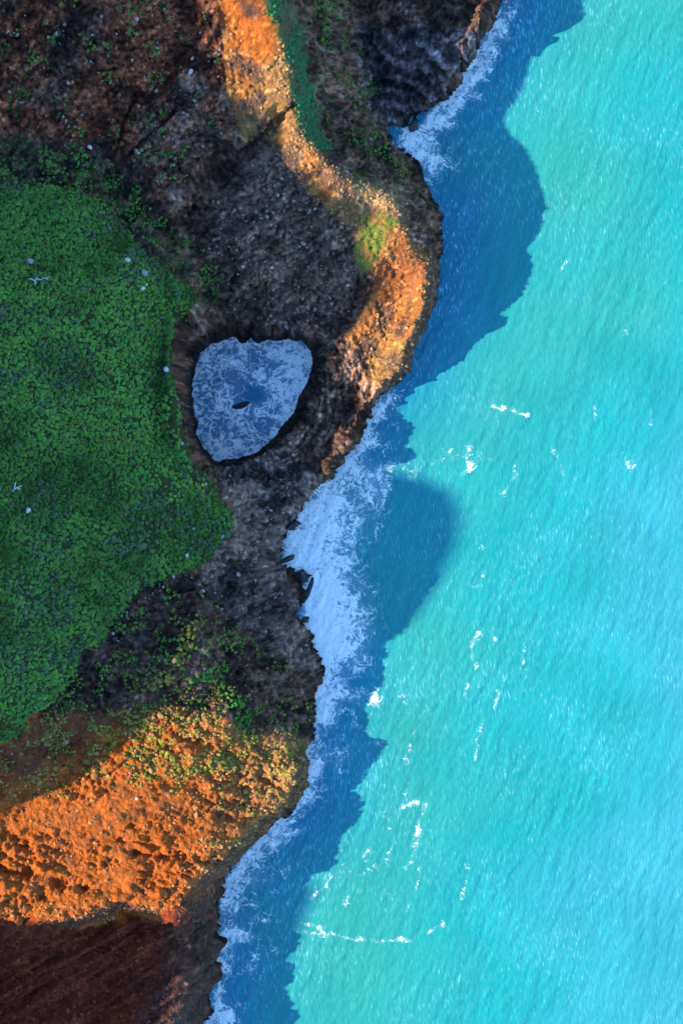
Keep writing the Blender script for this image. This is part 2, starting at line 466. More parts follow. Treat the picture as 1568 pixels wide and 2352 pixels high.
n1 = fbm2(X * 0.5, Y * 0.5, 5, 3, 0.6)
n2 = fbm2(X * 0.14, Y * 0.14, 4, 5)
n3 = fbm2(X * 1.6, Y * 1.6, 3, 9, 0.6)
f1a, f2a, ida = worley2(X * 0.9 + 2 * n1, Y * 0.9, 21)
f1b, f2b, idb = worley2(X * 0.42 + 3 * n2, Y * 0.42, 41)

def lerp(c, d, t): return c * (1 - t[..., None]) + np.array(d) * t[..., None]
col = np.ones(X.shape + (3,)) * np.array((0.165, 0.074, 0.040))
col = lerp(col, (0.20, 0.125, 0.085), sstep(0.5, 0.66, n1) * 0.55)                 # pale weathering
col = lerp(col, (0.230, 0.060, 0.022), z_brown * sstep(0.38, 0.6, n2) * 0.85)       # red-brown earth top left
col = lerp(col, (0.275, 0.155, 0.092), z_spur * 0.55)
col = lerp(col, (0.25, 0.140, 0.080), z_pitwall * 0.55)
col = lerp(col, (0.185, 0.135, 0.105), z_neck * 0.6)
col = lerp(col, (0.12, 0.105, 0.100), z_bluegrey * 0.75)
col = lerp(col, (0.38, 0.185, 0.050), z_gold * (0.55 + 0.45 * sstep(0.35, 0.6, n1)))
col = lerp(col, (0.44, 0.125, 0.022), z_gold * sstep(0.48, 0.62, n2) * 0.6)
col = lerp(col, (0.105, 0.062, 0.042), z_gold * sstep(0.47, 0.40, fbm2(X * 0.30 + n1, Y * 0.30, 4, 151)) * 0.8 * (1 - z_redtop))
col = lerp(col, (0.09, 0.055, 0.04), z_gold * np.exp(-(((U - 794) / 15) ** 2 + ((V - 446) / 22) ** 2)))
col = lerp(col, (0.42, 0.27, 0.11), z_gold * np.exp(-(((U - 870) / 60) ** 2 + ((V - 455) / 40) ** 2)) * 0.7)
col = lerp(col, (0.40, 0.22, 0.08), np.exp(-(((U - 755) / 16) ** 2 + ((V - 1096) / 20) ** 2)))  # gold painted on the small spot where sunlight catches the arch
col = lerp(col, (0.42, 0.100, 0.014), z_redtop * 0.85)
col = lerp(col, (0.38, 0.105, 0.024), z_redhead * sstep(0.3, 0.55, n2 * 0.5 + n1 * 0.5) * 0.8)
redv = 0.72 + 0.28 * sstep(0.35, 0.6, n1)
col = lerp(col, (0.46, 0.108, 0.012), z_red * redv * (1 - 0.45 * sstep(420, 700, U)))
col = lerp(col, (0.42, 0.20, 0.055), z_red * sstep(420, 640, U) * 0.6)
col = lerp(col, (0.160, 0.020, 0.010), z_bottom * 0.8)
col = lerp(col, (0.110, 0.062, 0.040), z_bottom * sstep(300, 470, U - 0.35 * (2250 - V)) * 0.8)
col = lerp(col, (0.030, 0.060, 0.012), z_knoll * 0.9)
col = lerp(col, (0.036, 0.044, 0.018), z_band * sstep(0.35, 0.55, n1) * 0.85)
col = lerp(col, (0.050, 0.150, 0.048), z_strip * (0.35 + 0.65 * sstep(0.38, 0.5, n1)))
col = lerp(col, (0.17, 0.20, 0.030), z_lawn * (0.35 + 0.6 * sstep(0.38, 0.52, n1)))
col = lerp(col, (0.075, 0.036, 0.024), z_lower * 0.6)
# blocky tone changes, wet dark foot of the cliffs, streaked pit wall with painted shade
rockish0 = (1 - z_knoll) * (1 - z_strip) * (1 - z_lawn)
n4 = fbm2(X * 0.27 + n1, Y * 0.27, 5, 13, 0.62)
calm = 1 - 0.55 * z_spur
shade_rock = (1 - 0.7 * z_bottom) * rockish0 * (1 - z_red * (1 - z_bottom)) * (1 - z_gold)
tone = 0.42 + 1.25 * sstep(0.34, 0.66, n4) * (0.55 + 0.9 * idb)
col = col * (1 + (tone - 1) * shade_rock * calm)[..., None]
str2 = fbm2((X * 0.80 + Y * 0.60) * 0.12, (Y * 0.80 - X * 0.60) * 0.9 + 2 * n2, 4, 19, 0.6)      # diagonal strata
col = col * (1 + (0.55 + 0.9 * sstep(0.35, 0.65, str2) - 1) * 0.8 * z_spur)[..., None]
col = col * (1 + (0.5 + sstep(0.35, 0.65, str2) - 1) * 0.7 * z_brown)[..., None]
col = col * (1 + (0.55 + 1.0 * sstep(-0.2, 0.8, np.sin((Z * 1.0 + 0.25 * X + 5 * fbm2(X * 0.1, Y * 0.1, 3, 91)) * 2.6)) - 1) * z_bluegrey * sstep(60, 110, V))[..., None]
pr = np.hypot(X - world_xy(575, 915)[0], Y - world_xy(575, 915)[1]); pa = np.arctan2(Y - world_xy(575, 915)[1], X - world_xy(575, 915)[0])
band = fbm2(pa * 3.0, pr * 1.1 + 1.5 * n2, 4, 17, 0.6)
col = col * (1 + (0.45 + 1.1 * sstep(0.35, 0.65, band) - 1) * z_pitwall)[..., None]
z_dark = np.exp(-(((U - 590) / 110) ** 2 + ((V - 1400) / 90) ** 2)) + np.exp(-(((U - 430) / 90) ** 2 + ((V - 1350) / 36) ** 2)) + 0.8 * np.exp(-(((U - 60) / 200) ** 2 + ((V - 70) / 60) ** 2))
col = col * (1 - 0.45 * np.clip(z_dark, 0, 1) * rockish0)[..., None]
pool_d = poly_dist(U, V, POOL)
wet = sstep(1.7, 0.5, Z + 1.2 * (n1 - 0.5)); wet = np.maximum(wet, sstep(7.2, 4.6, Z + 2.0 * (n1 - 0.5)) * sstep(-62, -24, pool_d))  # wet shoreline; around the pool the pit's shade is painted in too
col = col * (1 - 0.72 * wet)[..., None]
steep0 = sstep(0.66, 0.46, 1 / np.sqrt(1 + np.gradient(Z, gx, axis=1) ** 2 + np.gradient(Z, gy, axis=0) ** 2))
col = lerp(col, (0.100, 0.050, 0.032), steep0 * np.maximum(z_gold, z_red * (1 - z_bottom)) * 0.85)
# speckle of pale stones and dark cracks
rockish = (1 - z_knoll) * (1 - z_strip) * (1 - z_lawn)
speck = sstep(0.42, 0.15, f1a + 0.5 * (n3 - 0.5)) * (ida > 0.74) * rockish
col = col * (1 + 1.0 * (1.3 * speck * (1 - 0.6 * z_red))[..., None])
crack = sstep(0.10, 0.02, f2b - f1b) * rockish * (1 - 0.7 * z_red)
col = col * (1 - 0.0 * crack[..., None])
spk = np.clip((n3 - 0.5) * 2.4 + 0.5, 0, 1)
col = col * (1 - 0.10 * shade_rock)[..., None]
col = col * ((0.72 + 0.56 * n3) * (1 - shade_rock) + (0.34 + 1.15 * spk) * shade_rock * 1.0 + 0)[..., None]

CREST_LINE = [(600, -100), (640, 20), (655, 120), (668, 190), (665, 240), (645, 282), (680, 310), (720, 350), (765, 395), (800, 420), (850, 432), (900, 452), (925, 490), (935, 550), (975, 590), (995, 620), (990, 690), (955, 770), (935, 830), (890, 880)]
# beyond the surveyed strip the slopes are plain scrub and earth (the ground grid is coarse there)
out = np.maximum(sstep(-74, -86, X), np.maximum(sstep(108, 122, Y), sstep(-112, -126, Y)) * (1 - sstep(-74, -86, X)))
soft = fbm2(X * 0.02, Y * 0.02, 3, 901)
scrub = np.array((0.055, 0.075, 0.025)) * (1 - soft[..., None]) + np.array((0.150, 0.080, 0.045)) * soft[..., None]
col = col * (1 - out[..., None]) + scrub * out[..., None]
# relief: displaced along the surface normal
dzy, dzx = np.gradient(Z, gy, gx)
nl = np.sqrt(1 + dzx ** 2 + dzy ** 2)
NX, NY, NZ = -dzx / nl, -dzy / nl, 1 / nl
rock3 = fbm3(X * 0.34, Y * 0.34, Z * 0.34, 5, 51, 0.58) - 0.5
ridged = 1 - np.abs(fbm3(X * 0.22, Y * 0.22, Z * 0.22, 4, 71) - 0.5) * 4
billow = np.abs(fbm2(X * 0.33, Y * 0.45, 4, 81) - 0.5) * 2
strata = np.sin((Z * 1.0 + 0.25 * X + 5 * fbm2(X * 0.1, Y * 0.1, 3, 91)) * 2.6)
steep = sstep(0.92, 0.6, NZ)
outcrop = (fbm3(X * 0.13, Y * 0.13, Z * 0.2, 3, 55, 0.5) - 0.5) * 3.4
near_crest = np.exp(-(line_dist(U, V, CREST_LINE) / 34) ** 2)
near_crest = np.maximum(near_crest, np.exp(-(line_dist(U, V, [(450, 1640), (525, 1655), (620, 1685), (690, 1750), (655, 1835), (585, 1890), (515, 1975), (430, 2045)]) / 26) ** 2))
near_crest = np.maximum(near_crest, np.exp(-(line_dist(U, V, [(430, 2225), (428, 2290), (405, 2400)]) / 22) ** 2))
disp = rock3 * (1 - 0.7 * near_crest) * (1.9 * (1 - z_knoll) + 0.5 * z_knoll) * (1 - 0.75 * z_strip) * (1 - 0.8 * z_lawn)
crev_0 = 0
crev = np.abs(fbm3(X * 0.75, Y * 0.75, Z * 0.75, 4, 61, 0.55) - 0.5) * 2
disp += (sstep(0.0, 0.28, crev) - 0.8) * 0.75 * shade_rock * (1 - 0.5 * near_crest)
disp += (idb - 0.5) * 0.7 * shade_rock * (1 - 0.4 * z_pitwall) * (0.4 + 0.6 * z_neck + 0.6 * z_bluegrey)
disp += (band - 0.5) * 0.9 * z_pitwall
disp += outcrop * shade_rock * (1 - 0.8 * near_crest)
disp += steep * (ridged - 0.5) * 0.55 * (1 - z_knoll)
disp += z_bluegrey * strata * 0.42
plain = np.exp(-(((U - 320) / 190) ** 2 + ((V - 1850 + 0.35 * (U - 320)) / 70) ** 2))
fine_b = np.abs(fbm2(X * 0.8 + 0.6 * n1, Y * 1.0, 4, 83, 0.6) - 0.5) * 2
flow = np.abs(fbm2((X * 0.94 - Y * 0.34) * 0.16 + n2, (X * 0.34 + Y * 0.94) * 0.5, 4, 87) - 0.5) * 2
disp += z_red * (1 - z_bottom) * ((billow - 0.25) * 0.9 + (flow - 0.25) * 0.8 + (fine_b - 0.25) * 0.75 * (1 - 0.6 * plain)) * (1 - 0.35 * plain) * (0.35 + 1.5 * sstep(0.35, 0.65, fbm2(X * 0.11, Y * 0.15, 3, 89)))
disp += (z_gold + z_red * sstep(380, 560, U)) * (0.5 - f1a) * 0.85 * (1 - 0.7 * z_redtop) * (1 - 0.4 * near_crest)
hollow = sstep(0.60, 0.72, fbm2(X * 0.16 + 0.4 * n1, Y * 0.42 + X * 0.12, 4, 93)) * z_red * (1 - z_bottom) * sstep(1880, 1960, V)
disp -= hollow * 1.1
disp += z_bottom * (np.abs(fbm2((X + Y * 0.9) * 0.05, (Y - X * 0.55) * 0.32, 4, 95) - 0.5) * 2 - 0.3) * 3.2
disp -= crack * 0.06
far = sstep(-80, -95, X)
CRACKS = [[(676, 238), (645, 272), (590, 325), (520, 380), (475, 430), (435, 490)], [(400, 255), (350, 310), (295, 350)], [(310, 215), (280, 300), (270, 330)], [(470, 440), (420, 400), (410, 370)], [(525, 690), (540, 640), (530, 600), (500, 560)]]
wu2 = U + 8 * (n1 - 0.5) * 2; wv2 = V + 8 * (n3 - 0.5) * 2
groove = np.zeros_like(U)
for c_ in CRACKS: groove = np.maximum(groove, np.exp(-(line_dist(wu2, wv2, c_) / 4.5) ** 2)); disp += 0.55 * np.exp(-(line_dist(wu2 + 9, wv2 + 7, c_) / 6) ** 2)
disp += z_knoll * (fbm2(X * 0.10, Y * 0.10, 3, 801) - 0.5) * 3.0
disp -= groove * 1.6
disp -= 1.8 * np.exp(-(line_dist(wu2, wv2, [(672, 236), (640, 272), (605, 312)]) / 7) ** 2)
gd = (X * 0.86 + Y * 0.5); gp = (Y * 0.86 - X * 0.5)                    # gullies run down the dark slope
gul = np.sin(gp * 1.15 + 4.5 * fbm2(gd * 0.06, gp * 0.16, 3, 97)) + 0.5 * np.sin(gp * 2.9 + 6 * fbm2(gd * 0.08, gp * 0.2, 3, 98))
disp += z_bottom * (fbm3(X * 0.9, Y * 0.9, Z * 0.9, 4, 63, 0.6) - 0.5) * 1.3
disp += z_bottom * gul * 0.45 * (0.4 + 1.2 * fbm2(X * 0.1, Y * 0.1, 2, 99))
disp *= 1 - 0.45 * near_crest
disp *= 1 - 0.7 * sstep(-34, -8, pool_d)
for pu_, pv_, pr_, dp_ in ((140, 2030, 17, 2.4), (66, 2006, 15, 2.0), (195, 2040, 12, 1.8), (305, 1898, 8, 1.2), (310, 1962, 9, 1.3), (100, 2060, 9, 1.2), (245, 1985, 8, 1.0), (60, 1935, 9, 1.2), (455, 1705, 11, 1.6)):
    disp -= dp_ * np.exp(-(((wu2 - pu_) / pr_ / 1.3) ** 2 + ((wv2 - pv_) / pr_ / 0.8) ** 2) ** 1.5)
disp *= (1 - far)
disp *= sstep(-3, 1.0, Z) * 0.8 + 0.2
PX = X + NX * disp; PY = Y + NY * disp; PZ = Z + NZ * disp
TU, TV = uv_of(PX, PY, PZ)

ny, nx = X.shape
idx = np.arange(nx * ny).reshape(ny, nx)
quads = np.stack([idx[:-1, :-1], idx[:-1, 1:], idx[1:, 1:], idx[1:, :-1]], -1).reshape(-1, 4)
qz = PZ.ravel()[quads].max(1)
quads = quads[qz > -1.6]
qu = TU.ravel()[quads].mean(1); qv = TV.ravel()[quads].mean(1); qx = PX.ravel()[quads].mean(1)
reg = np.full(len(quads), 1)                                           # 1 headland and cliffs
reg[poly_dist(qu, qv, KNOLL) > 0] = 0                                  # 0 knoll
reg[poly_dist(qu, qv, [(-900, 1700), (60, 1660), (300, 1610), (520, 1620), (580, 1665), (740, 1690), (700, 1900), (600, 2500), (-900, 2900)]) > 0] = 2
reg[poly_dist(qu, qv, [(835, -900), (840, 140), (855, 225), (905, 312), (1300, 300), (1800, -900)]) > 0] = 3
reg[poly_dist(qu, qv, [(-900, 400), (60, 415), (190, 435), (310, 500), (470, 480), (540, 382), (642, 282), (660, 100), (600, -20), (560, -900), (-900, -900)]) > 0] = 4
reg[qx < -82] = 5


def land_material():
    k = Nodes("weathered_rock_and_soil")
    pos = k.coords()
    c = k.attr("Col")
    a = k.noise(pos, 1.1, 5, 0.65); b = k.noise(pos, 5.0, 4, 0.6)
    f = k.math('MULTIPLY', k.remap(a, 0.3, 0.7, 0.72, 1.28), k.remap(b, 0.3, 0.7, 0.75, 1.25))
    cc = k.n("ShaderNodeCombineColor")
    for i in range(3): k.set(cc.inputs[i], f)
    k.set(k.b.inputs["Base Color"], k.mix(1.0, c, cc.outputs[0], 'MULTIPLY'))
    k.b.inputs["Roughness"].default_value = 0.93
    k.b.inputs["Specular IOR Level"].default_value = 0.2
    bp = k.n("ShaderNodeBump"); bp.inputs["Strength"].default_value = 1.0; bp.inputs["Distance"].default_value = 0.55
    v1 = k.n("ShaderNodeTexVoronoi", feature='F1'); k.set(v1.inputs["Vector"], pos); v1.inputs["Scale"].default_value = 1.1
    v2 = k.n("ShaderNodeTexVoronoi", feature='F1'); k.set(v2.inputs["Vector"], pos); v2.inputs["Scale"].default_value = 2.7
    hgt = k.math('ADD', k.math('ADD', k.noise(pos, 1.6, 6, 0.66), k.math('MULTIPLY', k.noise(pos, 6.0, 3, 0.6), 0.35)), k.math('ADD', k.math('MULTIPLY', v1.outputs[0], -0.55), k.math('MULTIPLY', v2.outputs[0], -0.3)))
    k.set(bp.inputs["Height"], hgt)
    k.set(k.b.inputs["Normal"], bp.outputs[0])
    return k.m

M_land = land_material()
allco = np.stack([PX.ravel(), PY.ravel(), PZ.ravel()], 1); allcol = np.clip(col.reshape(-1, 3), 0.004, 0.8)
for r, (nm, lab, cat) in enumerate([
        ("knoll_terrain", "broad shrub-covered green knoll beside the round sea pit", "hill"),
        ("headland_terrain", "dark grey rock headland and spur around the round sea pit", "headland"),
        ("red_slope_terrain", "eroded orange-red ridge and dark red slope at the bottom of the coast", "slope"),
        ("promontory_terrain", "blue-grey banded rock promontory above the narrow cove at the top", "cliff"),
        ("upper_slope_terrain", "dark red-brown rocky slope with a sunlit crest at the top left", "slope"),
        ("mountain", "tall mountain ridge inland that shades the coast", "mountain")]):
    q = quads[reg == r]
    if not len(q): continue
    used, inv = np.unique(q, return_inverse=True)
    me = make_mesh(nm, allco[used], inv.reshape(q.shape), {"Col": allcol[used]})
    tag(link(nm, me, M_land), lab, cat, kind="structure")

# ------------------------------------------------------------------ sea and pool water
def foam_map(u, v, x, y):
    d_c = line_dist(u, v, COAST)
    f = 0.34 * np.exp(-d_c / 20.0) + 0.20 * np.exp(-d_c / 75.0)
    def blob(cu, cv, ru, rv, a, rot=0.0):
        c, s_ = math.cos(rot), math.sin(rot)
        du, dv = u - cu, v - cv
        p = (du * c + dv * s_) / ru; q = (-du * s_ + dv * c) / rv
        return a * np.exp(-(p * p + q * q) ** 1.3)
    g = 0
    for b in FOAM_BLOBS: g = g + blob(*b)
    f = f * (0.25 + 0.75 * sstep(850, 960, v))
    return f * (0.4 + 1.2 * fbm2(x * 0.09, y * 0.09, 3, 611)) + 0.92 * (1 - np.exp(-0.60 * g - 0.22 * g * g))

FOAM_BLOBS = [
    (1135, 75, 36, 75, .85, .55), (1085, 165, 34, 64, 1.0, .6), (1025, 250, 32, 58, 1.1, .75), (955, 315, 45, 28, 1.1, .3), (1005, 375, 44, 26, .95, .2), (960, 350, 24, 30, .8, 0), (1040, 215, 64, 100, .40, .6), (985, 330, 55, 50, .25, 0),
    (985, 430, 30, 40, .25, .3),
    (835, 990, 34, 60, .38, .6), (790, 1080, 40, 60, .42, .7), (850, 1100, 52, 40, .52, .2), (760, 1160, 60, 50, .62, .4), (830, 1180, 70, 60, .42, 0), (715, 1230, 56, 60, .95, .2), (690, 1270, 40, 40, .9, 0), (770, 1240, 60, 60, .6, 0),
    (740, 1310, 46, 60, .95, 0), (800, 1330, 60, 60, .55, 0), (740, 1390, 46, 50, 1.0, 0), (770, 1430, 50, 70, .8, 0), (745, 1480, 26, 55, .95, -.1), (810, 1450, 50, 70, .5, 0), (850, 1400, 50, 60, .3, 0), (800, 1510, 50, 40, .5, 0), (865, 1130, 34, 50, .4, 0),
    (770, 1585, 36, 30, .62, 0), (745, 1640, 24, 40, .42, 0), (860, 1603, 14, 26, .75, .4), (820, 1600, 40, 16, .42, 0), (790, 1640, 60, 60, .2, 0),
    (725, 1745, 26, 30, .5, 0), (770, 1740, 40, 30, .4, 0), (715, 1790, 22, 40, .45, 0), (690, 1850, 24, 30, .45, .5), (640, 1905, 40, 26, .62, -.5), (600, 1950, 40, 26, .58, -.7), (560, 2010, 44, 30, .5, -.6), (530, 2060, 24, 40, .45, 0), (585, 2080, 60, 60, .22, 0),
    (540, 2150, 40, 22, .52, 0), (525, 2180, 18, 22, .5, 0), (515, 2330, 30, 40, .75, .1), (600, 2200, 70, 90, .14, 0), (650, 1990, 60, 90, .15, .5),
    (1240, 290, 14, 9, .4, .5), (1230, 265, 5, 20, .4, .2), (1350, 945, 12, 10, .4, 0), (1070, 1050, 60, 34, .26, -.3), (930, 1080, 26, 10, .35, .5), (1000, 1050, 80, 40, .2, 0), (950, 1650, 90, 120, .14, 0), (1080, 1300, 60, 160, .12, 0), (860, 2020, 110, 70, .16, 0),
]
FOAM_LINES = [  # drifting streaks: points, width, strength
    ([(1135, 935), (1165, 940), (1190, 945), (1215, 955)], 5, .42), ([(1085, 1045), (1075, 1020), (1070, 1050), (1080, 1075), (1060, 1090)], 6, .42), ([(1180, 1070), (1188, 1095), (1170, 1110), (1150, 1135)], 5, .40),
    ([(1040, 1030), (1020, 1055), (1000, 1062), (970, 1065), (950, 1085)], 5, .3), ([(1270, 1035), (1282, 1052), (1293, 1085)], 6, .45), ([(1490, 940), (1492, 975)], 5, .45), ([(1432, 1050), (1452, 1075)], 6, .42), ([(1362, 935), (1366, 965)], 5, .36),
    ([(1430, 830), (1437, 790), (1434, 740)], 3, .3), ([(1390, 720), (1400, 790)], 3, .28), ([(1105, 1255), (1110, 1290), (1105, 1335)], 4, .38), ([(1098, 1455), (1080, 1470), (1082, 1500), (1095, 1525)], 6, .45), ([(1075, 1570), (1070, 1610)], 4, .3), ([(1145, 1590), (1138, 1640)], 4, .42), ([(1125, 1440), (1135, 1470)], 5, .28),
    ([(1110, 1650), (1095, 1700), (1090, 1740)], 4, .38), ([(1205, 1480), (1205, 1540)], 3, .28), ([(980, 1845), (968, 1890), (955, 1930), (940, 1975), (925, 1990)], 5, .5), ([(925, 1850), (955, 1840), (980, 1845)], 5, .34), ([(850, 1950), (840, 1965)], 7, .45), ([(955, 1660), (940, 1720), (935, 1780), (930, 1820)], 5, .33), ([(850, 1700), (860, 1712), (885, 1700)], 5, .38),
    ([(715, 2060), (740, 2040), (760, 2010)], 5, .45), ([(800, 2050), (795, 2080)], 5, .4), ([(965, 1985), (962, 2030), (935, 2090)], 4, .38), ([(1070, 1985), (1060, 2060)], 5, .36), ([(690, 2140), (740, 2145), (800, 2155), (860, 2160), (900, 2158), (945, 2155)], 5, .42), ([(985, 2145), (1015, 2125)], 5, .42),
    ([(870, 1990), (820, 2010), (790, 1990), (840, 1975)], 7, .28), ([(740, 2130), (700, 2120)], 6, .3), ([(880, 1870), (910, 1935), (870, 2000)], 5, .26), ([(1300, 600), (1275, 640)], 4, .32), ([(1230, 520), (1245, 540)], 3, .25),
]

sgx = axis(-30, 74, 0.30, -5000, 5000, 1.16)
sgy = axis(-110, 110, 0.30, -5000, 5000, 1.16)
SX, SY = np.meshgrid(sgx, sgy)
SU, SV = U0 + SX / S, V0 - SY / S
wob_u = SU + 9 * (fbm2(SX * 0.35, SY * 0.35, 3, 201) - 0.5) * 2
wob_v = SV + 9 * (fbm2(SX * 0.35, SY * 0.35, 3, 203) - 0.5) * 2
foam = foam_map(SU + 2.2 * (wob_u - SU), SV + 2.2 * (wob_v - SV), SX, SY)
for pts, wd, a in FOAM_LINES:
    foam = np.maximum(foam, a * 0.90 * (0.12 + 1.55 * fbm2(SX * 0.75, SY * 0.6, 3, 205, 0.65)) * np.exp(-(line_dist(wob_u, wob_v, pts) / (wd * 1.35)) ** 2))
# swell and chop; wave crests run from upper right to lower left
def waves(x, y):
    h = np.zeros_like(x)
    r = np.random.default_rng(5)
    for i in range(26):
        lam = 0.8 * 1.075 ** i
        th = math.radians(-22 + r.normal(0, 24)); kx = 2 * math.pi / lam
        a = 0.0078 * lam ** 0.5 * (0.7 + 0.6 * r.random())
        ph = r.random() * 6.28
        h += a * np.sin(kx * (x * math.cos(th) + y * math.sin(th)) + ph + 1.2 * np.sin(kx * 0.13 * (x * math.sin(th) - y * math.cos(th)) + ph * 2))
    return h
core = sstep(180, 110, np.hypot(SX - 20, SY))
mod = 0.55 + 0.9 * fbm2(SX * 0.07, SY * 0.07, 3, 77)
SZ = waves(SX, SY) * core * mod + 0.10 * np.clip(foam, 0, 1) * (fbm2(SX * 1.2, SY * 1.2, 3, 301) - 0.3) * core
# water colour: milky turquoise over the pale bed, bluer offshore with pale sky sheen painted in
off = np.clip((SU - np.interp(SV, [p[1] for p in COAST if 0 <= p[1] <= 2352], [p[0] for p in COAST if 0 <= p[1] <= 2352])) / 900.0, 0, 1.4)
nn = fbm2(SX * 0.035, SY * 0.05, 4, 401)
t1 = sstep(0.1, 0.75, off + (nn - 0.5) * 0.5)[..., None]; t2 = sstep(0.65, 1.25, off + (nn - 0.5) * 0.5)[..., None]
wc = np.array((0.020, 0.262, 0.195)) * (1 - t1) + np.array((0.007, 0.258, 0.238)) * t1
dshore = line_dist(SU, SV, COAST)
t0 = (np.exp(-(dshore / 135.0) ** 1.6) * 0.85)[..., None]  # deep blue of the shaded sea painted in along the shore
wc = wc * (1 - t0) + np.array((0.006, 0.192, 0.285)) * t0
wc = wc * (1 - t2) + np.array((0.030, 0.275, 0.310)) * t2
wc = wc * (0.87 + 0.26 * fbm2(SX * 0.12, SY * 0.09, 4, 405))[..., None]


chop = np.exp(-(dshore / 230.0) ** 2)
def water_material(name, web=0.75):
    k = Nodes(name)
    pos = k.coords()
    den = k.attr("foam", "Fac"); base = k.attr("Col")
    # warped coordinates for the foam lacework
    nz = k.n("ShaderNodeTexNoise"); k.set(nz.inputs["Vector"], pos); nz.inputs["Scale"].default_value = 0.36; nz.inputs["Detail"].default_value = 5
    off_ = k.n("ShaderNodeVectorMath", operation='MULTIPLY_ADD')
    k.set(off_.inputs[0], nz.outputs["Color"]); off_.inputs[1].default_value = (4.2, 4.2, 0); k.set(off_.inputs[2], pos)
    flat = k.n("ShaderNodeVectorMath", operation='MULTIPLY'); k.set(flat.inputs[0], off_.outputs[0]); flat.inputs[1].default_value = (1, 1, 0)
    def edge(scale):
        vo = k.n("ShaderNodeTexVoronoi", feature='DISTANCE_TO_EDGE'); k.set(vo.inputs["Vector"], flat.outputs[0]); vo.inputs["Scale"].default_value = scale
        return vo.outputs["Distance"]
    def ridge(scale, dist):                     # thin bright filaments
        v = k.noise(flat.outputs[0], scale, 4, 0.58, dist=dist)
        return k.math('SUBTRACT', 1.0, k.math('MULTIPLY', k.math('ABSOLUTE', k.math('SUBTRACT', v, 0.5)), 5.0), clamp=True)
    c1_ = k.remap(edge(web), 0.0, 0.22, 1, 0, True); c2_ = k.remap(edge(web * 2.1), 0.0, 0.22, 1, 0, True)
    lace = k.math('ADD', k.math('ADD', k.math('MULTIPLY', c1_, 0.22), k.math('MULTIPLY', c2_, 0.14)),
                  k.math('ADD', k.math('MULTIPLY', ridge(0.42, 1.0), 0.34), k.math('MULTIPLY', ridge(1.3, 0.8), 0.36)))
    clouds = k.noise(flat.outputs[0], 0.28, 4, 0.6)
    L = k.math('ADD', k.math('MULTIPLY', k.math('SUBTRACT', lace, 0.54), 1.1), k.math('MULTIPLY', k.math('SUBTRACT', clouds, 0.5), 1.5))   # about -0.5 .. 0.5
    tt = k.math('MULTIPLY_ADD', den, -1.15, 0.62)
    m = k.math('MULTIPLY', k.remap(k.math('SUBTRACT', L, tt), -0.10, 0.34, 0, 1, True), k.remap(den, 0.03, 0.15, 0, 1, True))
    mist = k.remap(den, 0.20, 1.0, 0.0, 0.30)            # aerated water under the lace
    # small breaking crests and painted sky glints, drawn out along the wave crests
    def streaks(deg, sx, sy):
        mp = k.n("ShaderNodeMapping"); k.set(mp.inputs["Vector"], wpos)
        mp.inputs["Rotation"].default_value = (0, 0, math.radians(deg)); mp.inputs["Scale"].default_value = (sx, sy, 1)
        return k.noise(mp.outputs[0], 1.0, 3, 0.55)
    nw = k.n("ShaderNodeTexNoise"); k.set(nw.inputs["Vector"], pos); nw.inputs["Scale"].default_value = 0.18; nw.inputs["Detail"].default_value = 2
    wp = k.n("ShaderNodeVectorMath", operation='MULTIPLY_ADD'); k.set(wp.inputs[0], nw.outputs["Color"]); wp.inputs[1].default_value = (1.8, 1.8, 0); k.set(wp.inputs[2], pos)
    wpos = wp.outputs[0]
    sep = k.n("ShaderNodeSeparateXYZ"); k.set(sep.inputs[0], pos)
    north = k.remap(sep.outputs[1], -10, 70, 0, 1, True)
    sa = streaks(-24, 3.2, 0.60); sb = streaks(8, 3.2, 0.60)
    lo = k.n("ShaderNodeMix", data_type='FLOAT'); k.set(lo.inputs[0], north); k.set(lo.inputs[2], sa); k.set(lo.inputs[3], sb)
    fl = lo.outputs[0]
    big = k.noise(pos, 0.07, 3, 0.5)
    thr = k.math('ADD', fl, k.math('MULTIPLY', k.math('SUBTRACT', big, 0.5), 0.30))
    fleck = k.math('ADD', k.remap(thr, 0.60, 0.80, 0, 0.52, True), k.remap(thr, 0.40, 0.62, 0, 0.06, True))
    foamy = k.math('MAXIMUM', m, mist)
    near = k.attr("chop", "Fac")
    fleck2 = k.math('MAXIMUM', fleck, k.math('MULTIPLY', k.remap(thr, 0.55, 0.74, 0, 0.85, True), near))
    froth = k.remap(k.math('ADD', k.math('MULTIPLY', ridge(0.9, 1.2), 0.55), k.math('MULTIPLY', k.noise(flat.outputs[0], 1.4, 4, 0.65), 0.75)), 0.30, 0.78, 0, 1)
    fcol = k.mix(froth, (0.48, 0.66, 0.66, 1), (0.96, 0.97, 0.84, 1))
    c = k.mix(foamy, k.mix(fleck2, base, (0.30, 0.64, 0.76, 1)), fcol)
    k.set(k.b.inputs["Base Color"], c)
    k.set(k.b.inputs["Roughness"], k.remap(foamy, 0, 0.6, 0.09, 0.8))
    k.b.inputs["IOR"].default_value = 1.33
    bp = k.n("ShaderNodeBump"); bp.inputs["Strength"].default_value = 0.55; bp.inputs["Distance"].default_value = 0.16
    k.set(bp.inputs["Height"], k.math('ADD', fl, k.math('MULTIPLY', m, 0.8)))
    k.set(k.b.inputs["Normal"], bp.outputs[0])
    return k.m

M_water = water_material("turquoise_sea_water")
ny2, nx2 = SX.shape
sid = np.arange(nx2 * ny2).reshape(ny2, nx2)
sq = np.stack([sid[:-1, :-1], sid[:-1, 1:], sid[1:, 1:], sid[1:, :-1]], -1).reshape(-1, 4)
me = make_mesh("sea", np.stack([SX.ravel(), SY.ravel(), SZ.ravel()], 1), sq, {"Col": wc.reshape(-1, 3), "foam": foam.ravel(), "chop": chop.ravel()})
